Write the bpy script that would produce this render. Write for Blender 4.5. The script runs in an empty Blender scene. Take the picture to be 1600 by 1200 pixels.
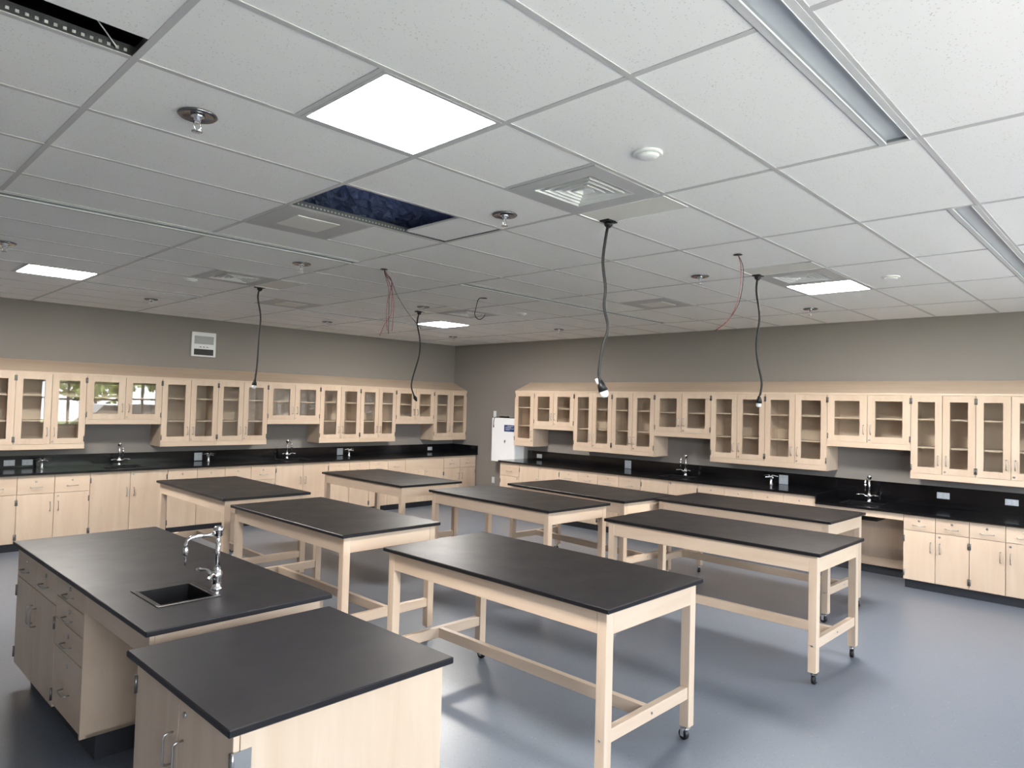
import bpy, bmesh, math, random
from mathutils import Vector, Matrix
random.seed(7)
sc = bpy.context.scene
COL = sc.collection

# ------------------------------------------------------------------ camera
cam_d = bpy.data.cameras.new('camera'); cam = bpy.data.objects.new('camera', cam_d); COL.objects.link(cam)
R = Vector((-0.69325038, 0.72019154, 0.0269824)); U = Vector((0.04096046, 0.00199413, 0.99915878)); F = Vector((-0.71953189, -0.69377242, 0.03088181))
cam.matrix_world = Matrix(((R.x, U.x, -F.x, 9.1396), (R.y, U.y, -F.y, 10.4356), (R.z, U.z, -F.z, 1.8756), (0, 0, 0, 1)))
cam_d.sensor_width = 36.0; cam_d.lens = 36.0 * 1069.8 / 1600.0; cam_d.clip_start = 0.05; cam_d.clip_end = 200
sc.camera = cam

# ------------------------------------------------------------------ world, sun, exposure
SKY = 3.4; SUN = 10.5; PANEL = 25.0
w = bpy.data.worlds.new('world'); sc.world = w; w.use_nodes = True
bg = w.node_tree.nodes['Background']; bg.inputs[0].default_value = (0.86, 0.91, 1.0, 1); bg.inputs[1].default_value = SKY
sun_d = bpy.data.lights.new('sun', 'SUN'); sun_d.energy = SUN; sun_d.angle = 0.02; sun_d.color = (1, 0.95, 0.86)
sun = bpy.data.objects.new('sun', sun_d); COL.objects.link(sun)
sun.rotation_euler = (math.radians(38), 0, math.radians(-12)); sun.location = (5, -10, 20)
sc.view_settings.view_transform = 'Standard'; sc.view_settings.look = 'None'
sc.view_settings.exposure = 2.62; sc.view_settings.gamma = 1.0; sc.view_settings.use_curve_mapping = False
try:
    sc.cycles.use_denoising = True; sc.cycles.denoiser = 'OPENIMAGEDENOISE'
    sc.cycles.max_bounces = 10; sc.cycles.diffuse_bounces = 6; sc.cycles.glossy_bounces = 5; sc.cycles.transparent_max_bounces = 16
    sc.cycles.sample_clamp_indirect = 8.0; sc.cycles.caustics_reflective = False; sc.cycles.caustics_refractive = False
except Exception:
    pass

# room constants
H = 3.041; GX = 7.1665; GY = 8.4588; S = 0.6096
XM = 11.0; YM = 12.2
DU = 0.396; ZT = 2.11; ZB = 1.172; ZS = 1.482; ZST = 2.292
DC = 0.758; DB = 0.724; ZC = 0.921; ZCL = 0.831; ZBS = 1.074
WINS = [(1.55, 4.75), (5.8, 9.8)]; MULL = [(2.14, 4.05), (7.1, 8.45)]; WZ0, WZ1 = 1.0, 2.75

def srgb(r, g, b):
    f = lambda c: ((c/255)/12.92) if c/255 <= 0.04045 else (((c/255)+0.055)/1.055)**2.4
    return (f(r), f(g), f(b), 1)

# daylight sampling portals in the window openings
for a, b in WINS:
    ld = bpy.data.lights.new('window_portal', 'AREA'); ld.shape = 'RECTANGLE'; ld.size = b-a; ld.size_y = WZ1-WZ0
    lo = bpy.data.objects.new('window_portal', ld); COL.objects.link(lo)
    lo.location = ((a+b)/2, YM+0.02, (WZ0+WZ1)/2); lo.rotation_euler = (math.radians(-90), 0, 0)
    ld.cycles.is_portal = True

# ------------------------------------------------------------------ materials
def mat(name, base, rough=0.5, metal=0.0, spec=0.5, emit=None, estr=0.0):
    m = bpy.data.materials.new(name); m.use_nodes = True
    b = m.node_tree.nodes['Principled BSDF']
    b.inputs['Base Color'].default_value = base; b.inputs['Roughness'].default_value = rough
    b.inputs['Metallic'].default_value = metal; b.inputs['Specular IOR Level'].default_value = spec
    if emit:
        b.inputs['Emission Color'].default_value = emit; b.inputs['Emission Strength'].default_value = estr
    return m
def nd(m, t, **kw):
    n = m.node_tree.nodes.new(t)
    for k, v in kw.items(): setattr(n, k, v)
    return n
def lk(m, a, b): m.node_tree.links.new(a, b)
def coords(m, scale, kind='Object'):
    tc = nd(m, 'ShaderNodeTexCoord'); mp = nd(m, 'ShaderNodeMapping'); mp.inputs['Scale'].default_value = scale
    lk(m, tc.outputs[kind], mp.inputs['Vector']); return mp.outputs['Vector']
def ramp(m, fac, stops):
    r = nd(m, 'ShaderNodeValToRGB'); e = r.color_ramp.elements
    e[0].position, e[0].color = stops[0]; e[1].position, e[1].color = stops[1]
    for p, c in stops[2:]:
        x = e.new(p); x.color = c
    lk(m, fac, r.inputs['Fac']); return r.outputs['Color']
def bump(m, h, strength, dist=0.002):
    b = nd(m, 'ShaderNodeBump'); b.inputs['Strength'].default_value = strength; b.inputs['Distance'].default_value = dist
    lk(m, h, b.inputs['Height']); lk(m, b.outputs['Normal'], m.node_tree.nodes['Principled BSDF'].inputs['Normal'])
def wood(name, scale, c1, c2, rough=0.38):
    m = mat(name, c1, rough); b = m.node_tree.nodes['Principled BSDF']
    v = coords(m, scale)
    oi = nd(m, 'ShaderNodeObjectInfo'); ad = nd(m, 'ShaderNodeVectorMath', operation='ADD')
    sc_ = nd(m, 'ShaderNodeVectorMath', operation='SCALE'); sc_.inputs['Scale'].default_value = 37.0
    cb = nd(m, 'ShaderNodeCombineXYZ')
    for i in range(3): lk(m, oi.outputs['Random'], cb.inputs[i])
    lk(m, cb.outputs[0], sc_.inputs[0]); lk(m, v, ad.inputs[0]); lk(m, sc_.outputs[0], ad.inputs[1])
    n = nd(m, 'ShaderNodeTexNoise'); n.inputs['Scale'].default_value = 1.0; n.inputs['Detail'].default_value = 4.0; n.inputs['Roughness'].default_value = 0.6; n.inputs['Distortion'].default_value = 0.6
    lk(m, ad.outputs[0], n.inputs['Vector'])
    col = ramp(m, n.outputs['Fac'], [(0.3, c2), (0.68, c1)])
    hs = nd(m, 'ShaderNodeHueSaturation')
    mr = nd(m, 'ShaderNodeMapRange'); mr.inputs['To Min'].default_value = 0.93; mr.inputs['To Max'].default_value = 1.05
    lk(m, oi.outputs['Random'], mr.inputs['Value']); lk(m, mr.outputs[0], hs.inputs['Value']); lk(m, col, hs.inputs['Color'])
    lk(m, hs.outputs['Color'], b.inputs['Base Color'])
    return m
WC1, WC2 = srgb(208, 189, 168), srgb(198, 175, 152)
M = {}
M['wood_v'] = wood('maple_vertical', (9, 9, 1.1), WC1, WC2)
M['wood_h'] = wood('maple_horizontal', (1.1, 9, 9), WC1, WC2)
M['wood_y'] = wood('maple_lengthwise', (9, 1.1, 9), WC1, WC2)
M['inside'] = mat('cabinet_lining', srgb(205, 188, 168), 0.55)
def epoxy(name, c, rough, spec=0.5):
    m = mat(name, c, rough, spec=spec)
    n = nd(m, 'ShaderNodeTexNoise'); n.inputs['Scale'].default_value = 5.0; n.inputs['Detail'].default_value = 5.0
    lk(m, coords(m, (1, 1, 1)), n.inputs['Vector'])
    mr = nd(m, 'ShaderNodeMapRange'); mr.inputs['To Min'].default_value = rough*0.85; mr.inputs['To Max'].default_value = rough*1.2
    lk(m, n.outputs['Fac'], mr.inputs['Value']); lk(m, mr.outputs[0], m.node_tree.nodes['Principled BSDF'].inputs['Roughness'])
    return m
M['black_top'] = epoxy('black_epoxy_top', srgb(18, 18, 23), 0.4, 0.36)
M['black_counter'] = epoxy('black_epoxy_counter', srgb(13, 13, 16), 0.16, 0.38)
M['sink'] = epoxy('black_sink', srgb(18, 18, 20), 0.3)
M['wall'] = mat('wall_paint', srgb(138, 133, 129), 0.7, spec=0.3)
_n = nd(M['wall'], 'ShaderNodeTexNoise'); _n.inputs['Scale'].default_value = 240; bump(M['wall'], _n.outputs['Fac'], 0.15, 0.001)
M['toe'] = mat('rubber_base', srgb(52, 55, 62), 0.5)
M['chrome'] = mat('chrome', (0.85, 0.86, 0.88, 1), 0.1, 1.0)
M['nickel'] = mat('brushed_nickel', (0.46, 0.45, 0.44, 1), 0.28, 1.0)
M['hinge'] = mat('dull_steel_hinge', (0.24, 0.23, 0.22, 1), 0.35, 1.0)
M['dark_metal'] = mat('dark_chrome', (0.25, 0.25, 0.27, 1), 0.22, 1.0)
M['white'] = mat('white_plastic', srgb(236, 238, 240), 0.4)
M['plate'] = mat('pale_plate', srgb(214, 220, 226), 0.4)
M['slot_mark'] = mat('outlet_slots', srgb(120, 124, 130), 0.5)
M['black'] = mat('black_plastic', srgb(22, 22, 24), 0.45)
M['cord'] = mat('black_rubber_cord', srgb(24, 24, 26), 0.5)
M['grey'] = mat('grey_screen', srgb(168, 170, 172), 0.4)
M['frame_grey'] = mat('grey_white_steel', srgb(190, 191, 194), 0.5)
M['cream'] = mat('cream_cover', srgb(228, 227, 222), 0.5)
M['tee'] = mat('ceiling_tee_white', srgb(196, 196, 198), 0.45)
M['tee_web'] = mat('tee_web_steel', srgb(120, 122, 128), 0.35, 0.8)
M['slot'] = mat('slot_blade_grey', srgb(196, 203, 209), 0.4)
M['flange_grey'] = mat('slot_flange_grey', srgb(206, 207, 209), 0.5)
M['slot_side_shade'] = mat('slot_throat_shade', srgb(128, 131, 137), 0.5)  # recess shadow put into the colour of the slot's inner walls
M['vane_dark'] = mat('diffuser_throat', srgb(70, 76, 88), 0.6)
M['deck'] = mat('plenum_deck', srgb(70, 78, 100), 0.8)
M['red_wire'] = mat('red_wire', srgb(150, 70, 66), 0.5)
M['wire'] = mat('dark_wire', srgb(70, 55, 55), 0.5)
M['blue'] = mat('blue_label', srgb(38, 62, 110), 0.4)
M['panel_on'] = mat('lit_panel', (1, 1, 1, 1), 0.5, emit=(1, 0.94, 0.88, 1), estr=PANEL)
# ceiling tile: white mineral fibre with pinholes
m = M['tile'] = mat('mineral_tile', srgb(226, 226, 223), 0.85, spec=0.2)
v = nd(m, 'ShaderNodeTexVoronoi'); v.inputs['Scale'].default_value = 70.0; lk(m, coords(m, (1, 1, 1)), v.inputs['Vector'])
n = nd(m, 'ShaderNodeTexNoise'); n.inputs['Scale'].default_value = 9.0; lk(m, coords(m, (1, 1, 1)), n.inputs['Vector'])
ad = nd(m, 'ShaderNodeMath', operation='MULTIPLY_ADD'); lk(m, n.outputs['Fac'], ad.inputs[0]); ad.inputs[1].default_value = -0.28; lk(m, v.outputs['Distance'], ad.inputs[2])
lk(m, ramp(m, ad.outputs[0], [(0.0, srgb(218, 217, 214)), (0.03, srgb(244, 244, 244))]), m.node_tree.nodes['Principled BSDF'].inputs['Base Color'])
# floor: blue-grey sheet vinyl with fine chips
m = M['floor'] = mat('speckled_vinyl', srgb(122, 128, 142), 0.3, spec=0.42)
v = nd(m, 'ShaderNodeTexVoronoi'); v.inputs['Scale'].default_value = 130.0; lk(m, coords(m, (1, 1, 1)), v.inputs['Vector'])
c1 = ramp(m, v.outputs['Color'], [(0.0, srgb(84, 91, 100)), (0.12, srgb(103, 110, 121)), (0.9, srgb(107, 114, 125)), (1.0, srgb(130, 137, 147))])
n = nd(m, 'ShaderNodeTexNoise'); n.inputs['Scale'].default_value = 1.2; n.inputs['Detail'].default_value = 3; lk(m, coords(m, (1, 1, 1)), n.inputs['Vector'])
mr = nd(m, 'ShaderNodeMapRange'); mr.inputs['To Min'].default_value = 0.3; mr.inputs['To Max'].default_value = 0.34
lk(m, n.outputs['Fac'], mr.inputs['Value']); lk(m, mr.outputs[0], m.node_tree.nodes['Principled BSDF'].inputs['Roughness'])
lk(m, c1, m.node_tree.nodes['Principled BSDF'].inputs['Base Color'])
# clear glass: fresnel mix of mirror and clear
m = M['glass'] = bpy.data.materials.new('clear_glass'); m.use_nodes = True
for x in list(m.node_tree.nodes): m.node_tree.nodes.remove(x)
o = nd(m, 'ShaderNodeOutputMaterial'); mx = nd(m, 'ShaderNodeMixShader'); tr = nd(m, 'ShaderNodeBsdfTransparent'); gl = nd(m, 'ShaderNodeBsdfGlossy'); fr = nd(m, 'ShaderNodeFresnel')
fr.inputs['IOR'].default_value = 1.52; gl.inputs['Roughness'].default_value = 0.0; tr.inputs['Color'].default_value = (0.97, 0.98, 0.975, 1)
ge = nd(m, 'ShaderNodeNewGeometry'); mf = nd(m, 'ShaderNodeMix'); mf.inputs['B'].default_value = 0.045
lk(m, ge.outputs['Backfacing'], mf.inputs['Factor']); lk(m, fr.outputs[0], mf.inputs['A']); lk(m, mf.outputs[0], mx.inputs[0]); lk(m, tr.outputs[0], mx.inputs[1]); lk(m, gl.outputs[0], mx.inputs[2]); lk(m, mx.outputs[0], o.inputs['Surface'])
# crumpled foil sheet above the open ceiling bay
m = M['foil'] = mat('navy_foil', srgb(140, 158, 206), 0.2, 0.0, spec=1.0)
n = nd(m, 'ShaderNodeTexNoise'); n.inputs['Scale'].default_value = 16; n.inputs['Detail'].default_value = 6; n.inputs['Distortion'].default_value = 1.5; lk(m, coords(m, (1, 1, 1)), n.inputs['Vector']); bump(m, n.outputs['Fac'], 0.9, 0.03)
M['leaf'] = mat('leaf_green', srgb(126, 140, 76), 0.6)
M['bark'] = mat('bark', srgb(92, 78, 64), 0.8)
m = M['ground'] = mat('lawn', srgb(112, 124, 72), 0.9)
M['asphalt'] = mat('pale_paving', srgb(196, 190, 184), 0.9)
M['tarmac'] = mat('grey_tarmac', srgb(172, 171, 170), 0.9)
M['car'] = mat('white_car_paint', srgb(228, 230, 232), 0.25)
M['tyre'] = mat('tyre_rubber', srgb(30, 30, 32), 0.7)
M['car_glass'] = mat('car_glass', srgb(30, 36, 42), 0.08)
M['win_frame'] = mat('dark_window_frame', srgb(62, 62, 64), 0.4)

# ------------------------------------------------------------------ mesh helpers
class MB:
    def __init__(s): s.v = []; s.f = []; s.mi = []; s.sm = []
    def add(s, vs, fs, mi=0, sm=False):
        o = len(s.v); s.v += [tuple(p) for p in vs]
        for f in fs: s.f.append(tuple(i+o for i in f)); s.mi.append(mi); s.sm.append(sm)
        return s
    def box(s, x0, x1, y0, y1, z0, z1, c=0.0, mi=0):
        if x0 > x1: x0, x1 = x1, x0
        if y0 > y1: y0, y1 = y1, y0
        if z0 > z1: z0, z1 = z1, z0
        c = min(c, (x1-x0)/2.2, (y1-y0)/2.2, (z1-z0)/2.2)
        if c <= 0:
            return s.add([(x0,y0,z0),(x1,y0,z0),(x1,y1,z0),(x0,y1,z0),(x0,y0,z1),(x1,y0,z1),(x1,y1,z1),(x0,y1,z1)],
                         [(0,3,2,1),(4,5,6,7),(0,1,5,4),(1,2,6,5),(2,3,7,6),(3,0,4,7)], mi)
        bm = bmesh.new(); g = {}
        for i, x in enumerate((x0, x1)):
            for j, y in enumerate((y0, y1)):
                for k, z in enumerate((z0, z1)):
                    g[i,j,k] = bm.verts.new((x, y, z))
        for f in [((0,0,0),(0,1,0),(1,1,0),(1,0,0)),((0,0,1),(1,0,1),(1,1,1),(0,1,1)),((0,0,0),(1,0,0),(1,0,1),(0,0,1)),((1,0,0),(1,1,0),(1,1,1),(1,0,1)),((1,1,0),(0,1,0),(0,1,1),(1,1,1)),((0,1,0),(0,0,0),(0,0,1),(0,1,1))]:
            bm.faces.new([g[q] for q in f])
        bmesh.ops.bevel(bm, geom=bm.edges[:], offset=c, segments=1, affect='EDGES')
        bm.verts.index_update()
        s.add([v.co[:] for v in bm.verts], [[v.index for v in f.verts] for f in bm.faces], mi); bm.free(); return s
    def tube(s, pts, r, n=8, mi=0, cap=True):
        P = [Vector(p) for p in pts]; rs = r if isinstance(r, (list, tuple)) else [r]*len(P)
        t = (P[1]-P[0]).normalized(); a = Vector((0,0,1)) if abs(t.z) < 0.9 else Vector((1,0,0)); nrm = t.cross(a).normalized()
        vs = []
        for i, p in enumerate(P):
            t2 = ((P[i+1]-p).normalized() if i < len(P)-1 else (p-P[i-1]).normalized())
            if 0 < i < len(P)-1: t2 = ((P[i+1]-p).normalized()+(p-P[i-1]).normalized()).normalized()
            nrm = (nrm - t2*nrm.dot(t2)).normalized(); b = t2.cross(nrm)
            for k in range(n):
                q = 2*math.pi*k/n; vs.append(p + (nrm*math.cos(q)+b*math.sin(q))*rs[i])
        fs = [(i*n+k, i*n+(k+1) % n, (i+1)*n+(k+1) % n, (i+1)*n+k) for i in range(len(P)-1) for k in range(n)]
        s.add(vs, fs, mi, True)
        if cap:
            s.f.append(tuple(len(s.v)-len(vs)+k for k in reversed(range(n)))); s.mi.append(mi); s.sm.append(False)
            s.f.append(tuple(len(s.v)-n+k for k in range(n))); s.mi.append(mi); s.sm.append(False)
        return s
    def lathe(s, prof, cx=0, cy=0, n=20, mi=0, sm=True):
        vs = [(cx+r*math.cos(2*math.pi*k/n), cy+r*math.sin(2*math.pi*k/n), z) for r, z in prof for k in range(n)]
        fs = [(i*n+k, i*n+(k+1) % n, (i+1)*n+(k+1) % n, (i+1)*n+k) for i in range(len(prof)-1) for k in range(n)]
        o = len(s.v); s.add(vs, fs, mi, sm)
        s.f.append(tuple(o+k for k in reversed(range(n)))); s.mi.append(mi); s.sm.append(False)
        s.f.append(tuple(o+(len(prof)-1)*n+k for k in range(n))); s.mi.append(mi); s.sm.append(False)
        return s
    def prism(s, prof, x0, x1, mi=0):            # prof: (y,z) outline, extruded along x
        n = len(prof)
        vs = [(x0, y, z) for y, z in prof]+[(x1, y, z) for y, z in prof]
        fs = [tuple(range(n)), tuple(reversed(range(n, 2*n)))]+[(i, i+n, (i+1) % n+n, (i+1) % n) for i in range(n)]
        return s.add(vs, fs, mi)
    def slab(s, x0, x1, y0, y1, z0, z1, holes=()):
        xs = sorted({x0, x1, *[h[0] for h in holes], *[h[1] for h in holes]}); ys = sorted({y0, y1, *[h[2] for h in holes], *[h[3] for h in holes]})
        idx = {}
        def V(i, j, k):
            if (i, j, k) not in idx: idx[i,j,k] = len(s.v); s.v.append((xs[i], ys[j], z1 if k else z0))
            return idx[i,j,k]
        def solid(i, j):
            if i < 0 or j < 0 or i >= len(xs)-1 or j >= len(ys)-1: return False
            cx = (xs[i]+xs[i+1])/2; cy = (ys[j]+ys[j+1])/2
            return not any(h[0] < cx < h[1] and h[2] < cy < h[3] for h in holes)
        def F_(*q): s.f.append(tuple(q)); s.mi.append(0); s.sm.append(False)
        for i in range(len(xs)-1):
            for j in range(len(ys)-1):
                if not solid(i, j): continue
                F_(V(i,j,1), V(i+1,j,1), V(i+1,j+1,1), V(i,j+1,1)); F_(V(i,j,0), V(i,j+1,0), V(i+1,j+1,0), V(i+1,j,0))
                if not solid(i-1, j): F_(V(i,j,0), V(i,j,1), V(i,j+1,1), V(i,j+1,0))
                if not solid(i+1, j): F_(V(i+1,j,0), V(i+1,j+1,0), V(i+1,j+1,1), V(i+1,j,1))
                if not solid(i, j-1): F_(V(i,j,0), V(i+1,j,0), V(i+1,j,1), V(i,j,1))
                if not solid(i, j+1): F_(V(i,j+1,0), V(i,j+1,1), V(i+1,j+1,1), V(i+1,j+1,0))
        return s
    def mesh(s, name, mats):
        me = bpy.data.meshes.new(name); me.from_pydata(s.v, [], s.f); me.update()
        for m in (mats if isinstance(mats, (list, tuple)) else [mats]): me.materials.append(M[m])
        me.polygons.foreach_set('material_index', s.mi); me.polygons.foreach_set('use_smooth', s.sm)
        bm = bmesh.new(); bm.from_mesh(me); bmesh.ops.recalc_face_normals(bm, faces=bm.faces[:]); bm.to_mesh(me); bm.free()
        return me
    def build(s, name, mats, parent=None, loc=(0,0,0), rz=0): return place(name, s.mesh(name, mats), parent, loc, rz)
def place(name, me, parent=None, loc=(0,0,0), rz=0):
    o = bpy.data.objects.new(name, me); COL.objects.link(o); o.location = loc; o.rotation_euler = (0, 0, rz)
    if parent: o.parent = parent
    return o
def tag(o, label, cat, group=None):
    o['label'] = label; o['category'] = cat
    if group: o['group'] = group
    return o
def thing(name, label, cat, loc=(0,0,0), rz=0, group=None):
    o = bpy.data.objects.new(name, None); COL.objects.link(o); o.location = loc; o.rotation_euler = (0, 0, rz); o.empty_display_size = 0.1
    return tag(o, label, cat, group)
def struct(o): o['kind'] = 'structure'; return o
CACHE = {}
def cached(key, fn):
    if key not in CACHE: CACHE[key] = fn()
    return CACHE[key]

# ------------------------------------------------------------------ room shell
ZR = 3.95
struct(MB().box(-0.002, XM, -0.002, YM, -0.1, 0).build('floor', 'floor'))
struct(MB().box(-0.2, XM+0.2, -0.2, -0.002, -0.1, ZR).build('wall_left', 'wall'))
struct(MB().box(-0.2, -0.002, -0.002, YM+0.2, -0.1, ZR).build('wall_right', 'wall'))
struct(MB().box(XM, XM+0.2, 0, YM+0.2, -0.1, ZR).build('wall_rear', 'wall'))
wm = MB()
def xz_slab(mb, x0, x1, z0, z1, y0, y1, holes):
    t = MB().slab(x0, x1, z0, z1, y0, y1, holes)
    mb.add([(x, z, y) for x, y, z in t.v], t.f)
xz_slab(wm, 0, XM, -0.1, ZR, YM, YM+0.2, [(a, b, WZ0, WZ1) for a, b in WINS])
struct(wm.build('wall_window', 'wall'))
for k, (a, b) in enumerate(WINS):
    f = MB(); t = 0.06; n = 3
    f.box(a, b, YM+0.06, YM+0.13, WZ0, WZ0+t).box(a, b, YM+0.06, YM+0.13, WZ1-t, WZ1)
    xs = [a, MULL[k][0], MULL[k][1], b]
    for i, x in enumerate(xs):
        x = min(max(x, a+t/2), b-t/2); f.box(x-t/2, x+t/2, YM+0.061, YM+0.129, WZ0+t, WZ1-t)
    for i in range(n):
        for zz in (1.72, 2.17): f.box(xs[i]+t/2, xs[i+1]-t/2, YM+0.065, YM+0.125, zz, zz+0.045)
    wo = struct(f.build('window_%d' % (k+1), 'win_frame'))
    for i in range(n):
        for z0, z1 in ((WZ0+t, 1.72), (1.765, 2.17), (2.215, WZ1-t)):
            MB().box(xs[i]+t/2, xs[i+1]-t/2, YM+0.092, YM+0.098, z0, z1).build('pane', 'glass', wo)
    MB().box(a-0.03, b+0.03, YM-0.05, YM+0.06, WZ0-0.03, WZ0).build('sill', 'white', wo)
struct(MB().box(0.0, 0.012, DC+0.01, 2.06, 0, 0.1).build('baseboard_right', 'toe'))

# ------------------------------------------------------------------ ceiling: tees, tiles, plenum
ceil = struct(bpy.data.objects.new('ceiling', None)); COL.objects.link(ceil); ceil.location = (0, 0, H)
def gx(i): return GX+S*i
def gy(j): return GY+S*j
LIGHTS = [(0, -1), (0, -10), (-8, -10), (-8, -1)]
DIFFS = [(-2, -1), (-2, -8), (-7, -8), (-7, -1)]
PLATES = [(-2.5, -2, -1), (-6, -5.5, -1), (-2.5, -2, -8), (-6, -5.5, -8)]
PANELS = [(-1, -4), (-4, -10), (-8, -4)]
SLOTS = [(-2, 6.2, -5), (-10, -4, -5), (-2, 0, -10.25), (-8, -4, -10.25), (-2, 6.2, 1.75), (-10, -4, 1.75)]
SW = 0.25
block = [(i, i+1, j, j+1) for i, j in LIGHTS+DIFFS+PANELS]+[(a, b, j, j+1) for a, b, j in PLATES]+[(a, b, j, j+SW) for a, b, j in SLOTS]
block += [(-2, 0, -3, -2), (2, 6.3, -1, -0.72)]
I0, I1, J0, J1 = (0.0-GX)/S, (XM-GX)/S, (0.0-GY)/S, (YM-GY)/S
def sub(rects, b):
    out = []
    for (a0, a1, c0, c1) in rects:
        if b[0] >= a1-1e-6 or b[1] <= a0+1e-6 or b[2] >= c1-1e-6 or b[3] <= c0+1e-6: out.append((a0, a1, c0, c1)); continue
        l, r_, lo, hi = max(a0, b[0]), min(a1, b[1]), max(c0, b[2]), min(c1, b[3])
        if l > a0+1e-6: out.append((a0, l, c0, c1))
        if r_ < a1-1e-6: out.append((r_, a1, c0, c1))
        if lo > c0+1e-6: out.append((l, r_, c0, lo))
        if hi < c1-1e-6: out.append((l, r_, hi, c1))
    return out
for ie in range(-12, 8, 2):
    for j in range(-14, 7):
        rs = [(max(ie, I0), min(ie+2, I1), max(j, J0), min(j+1, J1))]
        if rs[0][1]-rs[0][0] < 0.05 or rs[0][3]-rs[0][2] < 0.05: continue
        for b in block: rs = sub(rs, b)
        for a0, a1, c0, c1 in rs:
            if a1-a0 < 0.04 or c1-c0 < 0.04: continue
            wx, wy = (a1-a0)*S-0.003, (c1-c0)*S-0.003
            me = cached(('tile', round(wx, 3), round(wy, 3)), lambda: MB().box(-wx/2, wx/2, -wy/2, wy/2, 0, 0.016, 0.0015).mesh('ceiling_tile', 'tile'))
            place('ceiling_tile', me, ceil, (gx((a0+a1)/2), gy((c0+c1)/2), 0))
TW = 0.012
def tee_x(j, i0, i1):
    y = gy(j); x0, x1 = gx(i0), gx(i1)
    MB().box(x0, x1, y-TW, y+TW, -0.003, 0.0).box(x0, x1, y-0.002, y+0.002, 0.0, 0.04, mi=1).build('grid_bar', ['tee', 'tee_web'], ceil)
def tee_y(i, j0, j1):
    x = gx(i); y0, y1 = gy(j0), gy(j1)
    MB().box(x-TW, x+TW, y0, y1, -0.0034, 0.0).box(x-0.002, x+0.002, y0, y1, 0.0, 0.038, mi=1).build('grid_bar', ['tee', 'tee_web'], ceil)
for j in range(-13, 7): tee_x(j, I0, I1)
for i in range(-10, 7, 2):
    cuts = sorted((j, j+SW) for a, b, j in SLOTS if a < i < b); j0 = J0
    for c0, c1 in cuts: tee_y(i, j0, c0); j0 = c1
    tee_y(i, j0, J1)
for i, j in [(1, -1), (1, -10), (-7, -10), (-7, -1), (-1, -1), (-1, -8), (-7, -8), (-1, -4), (-3, -10), (-7, -4)]: tee_y(i, j, j+1)
# perforated webs seen in the two open bays
hb = MB()
for k in range(46):
    x = gx(-2)+0.03+k*0.0255
    hb.box(x-0.005, x+0.005, gy(-3)+0.002, gy(-3)+0.0032, 0.013, 0.023)
for k in range(60):
    x = gx(2)+0.03+k*0.0255
    hb.box(x-0.005, x+0.005, gy(-1)+0.002, gy(-1)+0.0032, 0.013, 0.023)
hb.build('web_punching', 'frame_grey', ceil)['kind'] = 'stuff'
MB().box(-0.2, XM+0.2, -0.2, YM+0.2, ZR-H, ZR-H+0.15).build('roof_deck', 'deck', ceil)
for y, nm in ((J0, 0),):
    pass
# wall angle trim
MB().box(0, XM, 0, 0.022, -0.002, 0.0).build('wall_angle', 'tee', ceil)
MB().box(0, 0.022, 0, YM, -0.002, 0.0).build('wall_angle', 'tee', ceil)

# open bay: foil sheet, loose tile piece, hanger wire
fm = MB(); nx, ny = 60, 40; rnd = random.Random(3)
x0, x1, y0, y1 = gx(-4.2), gx(0.5), gy(-5.2), gy(-1.6)
vs = []
for a in range(nx+1):
    for b in range(ny+1):
        u_, v_ = a/nx, b/ny
        z = H+0.15+0.08*(1-v_)+0.06*math.sin(9*u_+3*v_)+0.025*rnd.uniform(-1, 1)
        vs.append((x0+(x1-x0)*u_+0.01*rnd.uniform(-1, 1), y0+(y1-y0)*v_, z))
top = [(x, y, z+0.02) for x, y, z in vs]; N = len(vs)
fs = []
for a in range(nx):
    for b in range(ny):
        q = (a*(ny+1)+b, a*(ny+1)+b+1, (a+1)*(ny+1)+b+1, (a+1)*(ny+1)+b)
        fs.append(q); fs.append(tuple(N+i for i in reversed(q)))
fm.add(vs+top, fs)
tag(fm.build('foil_duct_wrap', 'foil'), 'crumpled navy foil duct wrap showing through the open ceiling bay', 'duct')
wx = 0.56*S
lt = MB().box(-wx/2, wx/2, -0.285, 0.285, 0, 0.016, 0.0015).build('loose_tile', 'tile', None, (gx(-1.70), gy(-2.48), H+0.005))
tag(lt, 'loose part of a white tile lying in the open ceiling bay', 'ceiling tile')
hw = MB().tube([(gx(2.1), gy(-0.97), H+0.01), (gx(2.5), gy(-0.8), H+0.2), (gx(3.2), gy(-0.7), H+0.55)], 0.0022, 6)
tag(hw.build('hanger_wire', 'white'), 'thin pale hanger wire crossing the long open ceiling slot', 'wire')

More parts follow.
